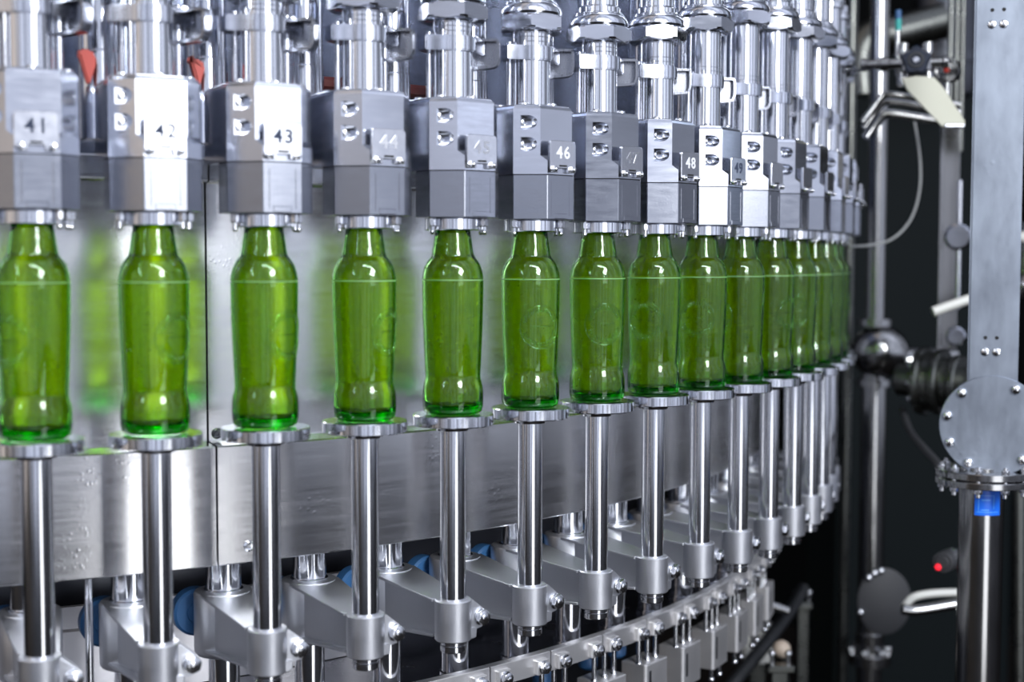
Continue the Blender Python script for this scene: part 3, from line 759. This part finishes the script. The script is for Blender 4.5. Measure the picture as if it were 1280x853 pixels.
# thin clear hoses
tubes('riser_hose', [(1122, 96, 2.5), (1122, 60, 2.5), (1122.5, 38, 2.5)], .0042, 'far_steel', 'thin upright hose with blue and teal end left of the knob', 'hose', smooth=False)
o = bpy.data.objects['riser_hose']
for a0, a1, mt, nm in ((38, 24, 'teal', 'teal_end'), (24, 13, 'blue_roller', 'blue_end')):
    bm = B(); tube(bm, [pt(1123, a0, 2.5), pt(1123, a1, 2.5)], .0055, 12); obj(nm, bm, mt, o)
tubes('clear_hose', [(1143, 150, 2.7), (1150, 200, 2.7), (1149, 240, 2.7), (1138, 275, 2.7), (1115, 299, 2.7), (1085, 307, 2.7), (1062, 308, 2.65)], .0024, 'hose_grey', 'thin pale hose hanging in a curve right of the valves', 'hose')
tubes('thin_air_line', [(1030, 92, 2.55), (1070, 88, 2.5), (1095, 86, 2.47)], .0022, 'far_steel', 'thin grey air line leading left from the knob valve', 'hose', smooth=False)
# lower background: disc, sensor, hoses
d = 2.8; p = pt(1105, 752, d); q = thing('inspection_disc', 'dark grey round disc in front of the tall steel pipe, low down', 'disc', p, up_frame(p) + .25)
bm = B(); lathe(bm, [(0, -.006), (.050, -.006), (.0545, -.003), (.0545, .003), (.050, .006), (0, .006)], 44, XR @ Matrix.Scale(1.25, 4, (0, 1, 0))); obj('disc_plate', bm, 'charcoal', q)
for i, t in enumerate((100, 115, 130, 200)):
    t = math.radians(t); bm = B(); dome(bm, .008, .01, axis_mat(Vector((.052 * math.cos(t), -.005, .064 * math.sin(t))), (-.3, -1, .3)), 12); obj('disc_screw', bm, 'bolt', q)
tubes('pale_hose', [(1130, 760, 2.6), (1142, 747, 2.6), (1170, 742, 2.6), (1215, 741, 2.6)], .0075, 'pale', 'upper pale hose running from the dark disc behind the post', 'hose')
tubes('jointed_hose', [(1128, 762, 2.58), (1150, 763, 2.58), (1215, 752, 2.58)], .010, 'far_steel', 'lower jointed hose running from the dark disc behind the post', 'hose')
p = pt(1186, 700, 2.4); q = thing('sensor', 'small cylindrical sensor with a lit red lamp left of the post', 'sensor', p, up_frame(p) - .35)
bm = B(); cyl(bm, .018, -.02, .030, 26, XR); cyl(bm, .012, .028, .034, 22, XR); obj('sensor_body', bm, 'charcoal', q)
bm = B(); box(bm, (.018, .01, .012), (.030, .02, .016), bevel=.002); obj('sensor_clip', bm, 'machined', q)
bm = B(); dome(bm, .0055, .005, axis_mat(Vector((-.006, -.033, -.008)), (0, -1, 0)), 14); obj('red_lamp', bm, 'red_lamp', q)
# lower middle: guide arms, hose, box, knob
tubes('black_hose', [(1004, 736, 2.85), (985, 768, 2.75), (955, 808, 2.65), (915, 856, 2.55), (880, 900, 2.5)], .013, 'black', 'black hose slanting down to the bottom photo edge below the carousel', 'hose')
tubes('bent_guide_bar', [(948, 742, 2.7), (958, 755, 2.7), (985, 764, 2.7)], .009, 'far_steel', 'short bent steel guide bar above the black hose', 'bar', smooth=False)
p = pt(1003, 757, 3.05); q = thing('guide_clamp', 'small steel clamp with two studs right of the bent guide arm', 'clamp', p)
bm = B(); box(bm, (0, 0, 0), (.040, .03, .016), bevel=.003); box(bm, (0, 0, -.35), (.026, .026, .68), bevel=.003); box(bm, (0, 0, -p.z + .01), (.12, .12, .02), bevel=.003); box(bm, (0, 0, (-.69 - p.z) / 2), (.02, .02, p.z - .69), bevel=0); obj('clamp_block', bm, 'dull_steel', q)
for x in (-.014, .014):
    bm = B(); cyl(bm, .004, .008, .028, 12, T((x, 0, 0))); sphere(bm, Vector((x, 0, .028)), .007, 12); obj('clamp_stud', bm, 'bolt', q)
p = pt(946, 805, 2.75); bm = B(); box(bm, (0, 0, 0), (.060, .05, .070), bevel=.004, seg=2); box(bm, (0, 0, .037), (.066, .056, .006), bevel=.002)
ob_ = B(); box(ob_, (0, 0, -.035 - (p.z - .035) / 2), (.03, .03, p.z - .035)); o = obj('pale_box', bm, 'pale'); obj('box_leg', ob_, 'dull_steel', o); o.location = p; tag(o, 'pale grey box left of the black hose below the carousel', 'box')
p = pt(977, 812, 2.6); q = thing('ball_knob', 'beige ball knob on a dark lever right of the black hose', 'knob', p)
bm = B(); sphere(bm, Vector((0, 0, 0)), .017, 20); obj('ball', bm, 'beige', q)
bm = B(); tube(bm, [Vector((0, .004, -.012)), Vector((.02, .02, -.10)), Vector((.03, .03, -p.z))], .008, 12); obj('lever', bm, 'dull_steel', q)
p = pt(975, 835, 2.55); q = thing('stud_bracket', 'steel bracket with two studs below the beige ball knob', 'bracket', p)
bm = B(); box(bm, (0, 0, 0), (.050, .03, .012), bevel=.002); box(bm, (0, .01, -p.z / 2), (.03, .02, p.z - .01), bevel=.002); obj('bracket_body', bm, 'dull_steel', q)
for x in (-.015, .015):
    bm = B(); cyl(bm, .004, .005, .025, 12, T((x, 0, 0))); sphere(bm, Vector((x, 0, .026)), .0065, 12); obj('bracket_stud', bm, 'bolt', q)
# right edge fittings
p = pt(1283, 358, 2.6); q = thing('edge_fitting', 'round steel pipe fitting cut by the right photo edge behind the column', 'fitting', p, up_frame(p))
bm = B(); sphere(bm, Vector((0, 0, 0)), .028, 24); cyl(bm, .014, .02, .12, 20); cyl(bm, .020, .035, .055, 20); obj('fitting_body', bm, 'far_steel', q)
bm = B(); tube(bm, [Vector((-.012, -.01, .09)), Vector((.05, -.01, .12))], .010, 14); obj('fitting_lever', bm, 'pale', q)
tubes('drain_pipe', [(1274, 590, 2.9), (1274, 840, 2.9), (1272, 1300, 2.9)], .014, 'dull_steel', 'dim upright drain pipe right of the round post', 'pipe', smooth=False)
# dim cabinet behind
p = pt(1140, 300, 3.9); q = thing('dark_cabinet', 'dark cabinet far behind the tall steel pipe', 'cabinet', (p.x + .05, p.y, 0))
bm = B(); box(bm, (0, .2, 1.0), (.50, .4, 2.0), bevel=.01); obj('cabinet_body', bm, plain('cabinet_paint', (.006, .009, .010), .6, .08), q)
bm = B(); box(bm, (0, -.006, 1.05), (.44, .012, 1.7), bevel=.004); dd = obj('cabinet_door', bm, plain('door_paint', (.007, .010, .011), .6, .08), q)
bm = B(); box(bm, (.17, -.022, 1.1), (.016, .02, .10), bevel=.003); obj('door_handle', bm, 'dull_steel', dd)

# ------------------------------------------------------------------ setting
bm = B(); box(bm, (1, 3, -.05), (16, 16, .1), bevel=0); tag(obj('floor', bm, 'floor'), kind='structure')
bm = B(); box(bm, (1.6, 5.4, 2.2), (5.6, .1, 4.4), bevel=0); tag(obj('wall_back', bm, 'wall'), kind='structure')

# ------------------------------------------------------------------ light
def area(name, loc, target, sx, sy, power, col=(1, 1, 1), spread=180):
    l = bpy.data.lights.new(name, 'AREA'); l.shape = 'RECTANGLE'; l.size = sx; l.size_y = sy; l.energy = power; l.color = col; l.spread = math.radians(spread)
    o = bpy.data.objects.new(name, l); C.objects.link(o); o.location = loc
    o.rotation_euler = (Vector(target) - Vector(loc)).to_track_quat('-Z', 'Z').to_euler()
    return o
area('middle_softbox', (1.275, -.30, Z0 + .43), (1.275, 1.7, Z0 + .43), .95, .64, 3.9, (.95, .97, 1.0))
area('low_softbox', (1.275, -.30, Z0 - .74), (1.275, 1.7, Z0 - .74), .95, .80, 5.5, (.95, .97, 1.0))
area('high_softbox', (1.25, -.25, Z0 + 1.20), (.05, 1.7, Z0 + .25), .62, .85, 52, (.96, .98, 1.0))
area('ceiling_lamp_near', (.9, -.7, 3.6), (.2, 1.8, 1.3), 2.2, .30, 16, (.93, .96, 1.0), 110)
area('left_fill', (-2.6, -1.4, 3.4), (-.4, 1.5, 1.3), .30, 2.2, 7, (.80, .89, 1.0), 110)  # unseen soft fill, added high on the left

w = bpy.data.worlds.new('hall'); sc.world = w; w.use_nodes = True
nt = w.node_tree; L = nt.links.new; bg = nt.nodes['Background']
tc = N(nt, 'ShaderNodeTexCoord'); sp = N(nt, 'ShaderNodeSeparateXYZ'); L(tc.outputs['Generated'], sp.inputs[0])
ng = N(nt, 'ShaderNodeMath', operation='MULTIPLY'); L(sp.outputs['Y'], ng.inputs[0]); ng.inputs[1].default_value = -1
at = N(nt, 'ShaderNodeMath', operation='ARCTAN2'); L(sp.outputs['X'], at.inputs[0]); L(ng.outputs[0], at.inputs[1])
u = N(nt, 'ShaderNodeMapRange'); L(at.outputs[0], u.inputs['Value'])
u.inputs['From Min'].default_value = -PI; u.inputs['From Max'].default_value = PI
cr = N(nt, 'ShaderNodeValToRGB'); L(u.outputs[0], cr.inputs[0])
stops = [(-180, .02, 0), (-130, .05, 0), (-106, .08, 0), (-92, .25, .3), (-80, .36, .6), (-63, .62, 1), (-50, .46, 1), (-40, .46, .7), (-28, .44, .4), (-18, .52, .1), (-7, .60, 0), (4, .64, 0), (14, .75, 0),
         (46, .80, 0), (62, .82, 0), (72, .80, 0), (83, .62, 0), (94, .36, 0), (112, .30, 0), (130, .18, 0), (150, .05, 0), (180, .02, 0)]
e = cr.color_ramp.elements
while len(e) > 1: e.remove(e[-1])
for i_, (a_, v_, w_) in enumerate(stops):
    x_ = e[0] if i_ == 0 else e.new((a_ + 180) / 360)
    x_.position = (a_ + 180) / 360; x_.color = (v_ * (.88 + .20 * w_), v_ * (.95 + .0 * w_), v_ * (1.16 - .30 * w_), 1)
cb = N(nt, 'ShaderNodeCombineXYZ'); L(at.outputs[0], cb.inputs[0]); L(sp.outputs['Z'], cb.inputs[1])
mp = N(nt, 'ShaderNodeMapping'); mp.inputs['Scale'].default_value = (6, 1.2, 1); L(cb.outputs[0], mp.inputs[0])
no = N(nt, 'ShaderNodeTexNoise', Scale=1.5, Detail=2.0); L(mp.outputs[0], no.inputs['Vector'])
r1 = N(nt, 'ShaderNodeMapRange'); L(no.outputs['Fac'], r1.inputs['Value']); r1.inputs['From Min'].default_value = .35; r1.inputs['From Max'].default_value = .65; r1.inputs['To Min'].default_value = .10; r1.inputs['To Max'].default_value = 1.75
r2 = N(nt, 'ShaderNodeMapRange'); L(sp.outputs['Z'], r2.inputs['Value']); r2.inputs['From Min'].default_value = -.55; r2.inputs['From Max'].default_value = .1; r2.inputs['To Min'].default_value = .18; r2.inputs['To Max'].default_value = 1
mu = N(nt, 'ShaderNodeMath', operation='MULTIPLY'); L(r1.outputs[0], mu.inputs[0]); L(r2.outputs[0], mu.inputs[1])
L(cr.outputs[0], bg.inputs['Color']); L(mu.outputs[0], bg.inputs['Strength'])

# ------------------------------------------------------------------ camera
cd = bpy.data.cameras.new('camera'); cam = bpy.data.objects.new('camera', cd); C.objects.link(cam)
cam.location = CAM
cam.rotation_mode = 'QUATERNION'
cam.rotation_quaternion = (Matrix.Rotation(PI / 2 - PITCH, 4, 'X') @ Matrix.Rotation(ROLL, 4, 'Z')).to_quaternion()
cd.sensor_width = 36; cd.lens = 36 * F_PX / 1280; cd.clip_start = .05
cd.dof.use_dof = True; cd.dof.focus_distance = 1.74; cd.dof.aperture_fstop = 2.9
sc.camera = cam
sc.view_settings.view_transform = 'Standard'; sc.view_settings.look = 'None'; sc.view_settings.gamma = 1; sc.view_settings.exposure = .28
sc.view_settings.use_curve_mapping = False
cy = sc.cycles
cy.use_denoising = True
cy.max_bounces = 14; cy.transmission_bounces = 14; cy.glossy_bounces = 6; cy.diffuse_bounces = 4; cy.transparent_max_bounces = 8
cy.blur_glossy = .5; cy.sample_clamp_indirect = 6.0
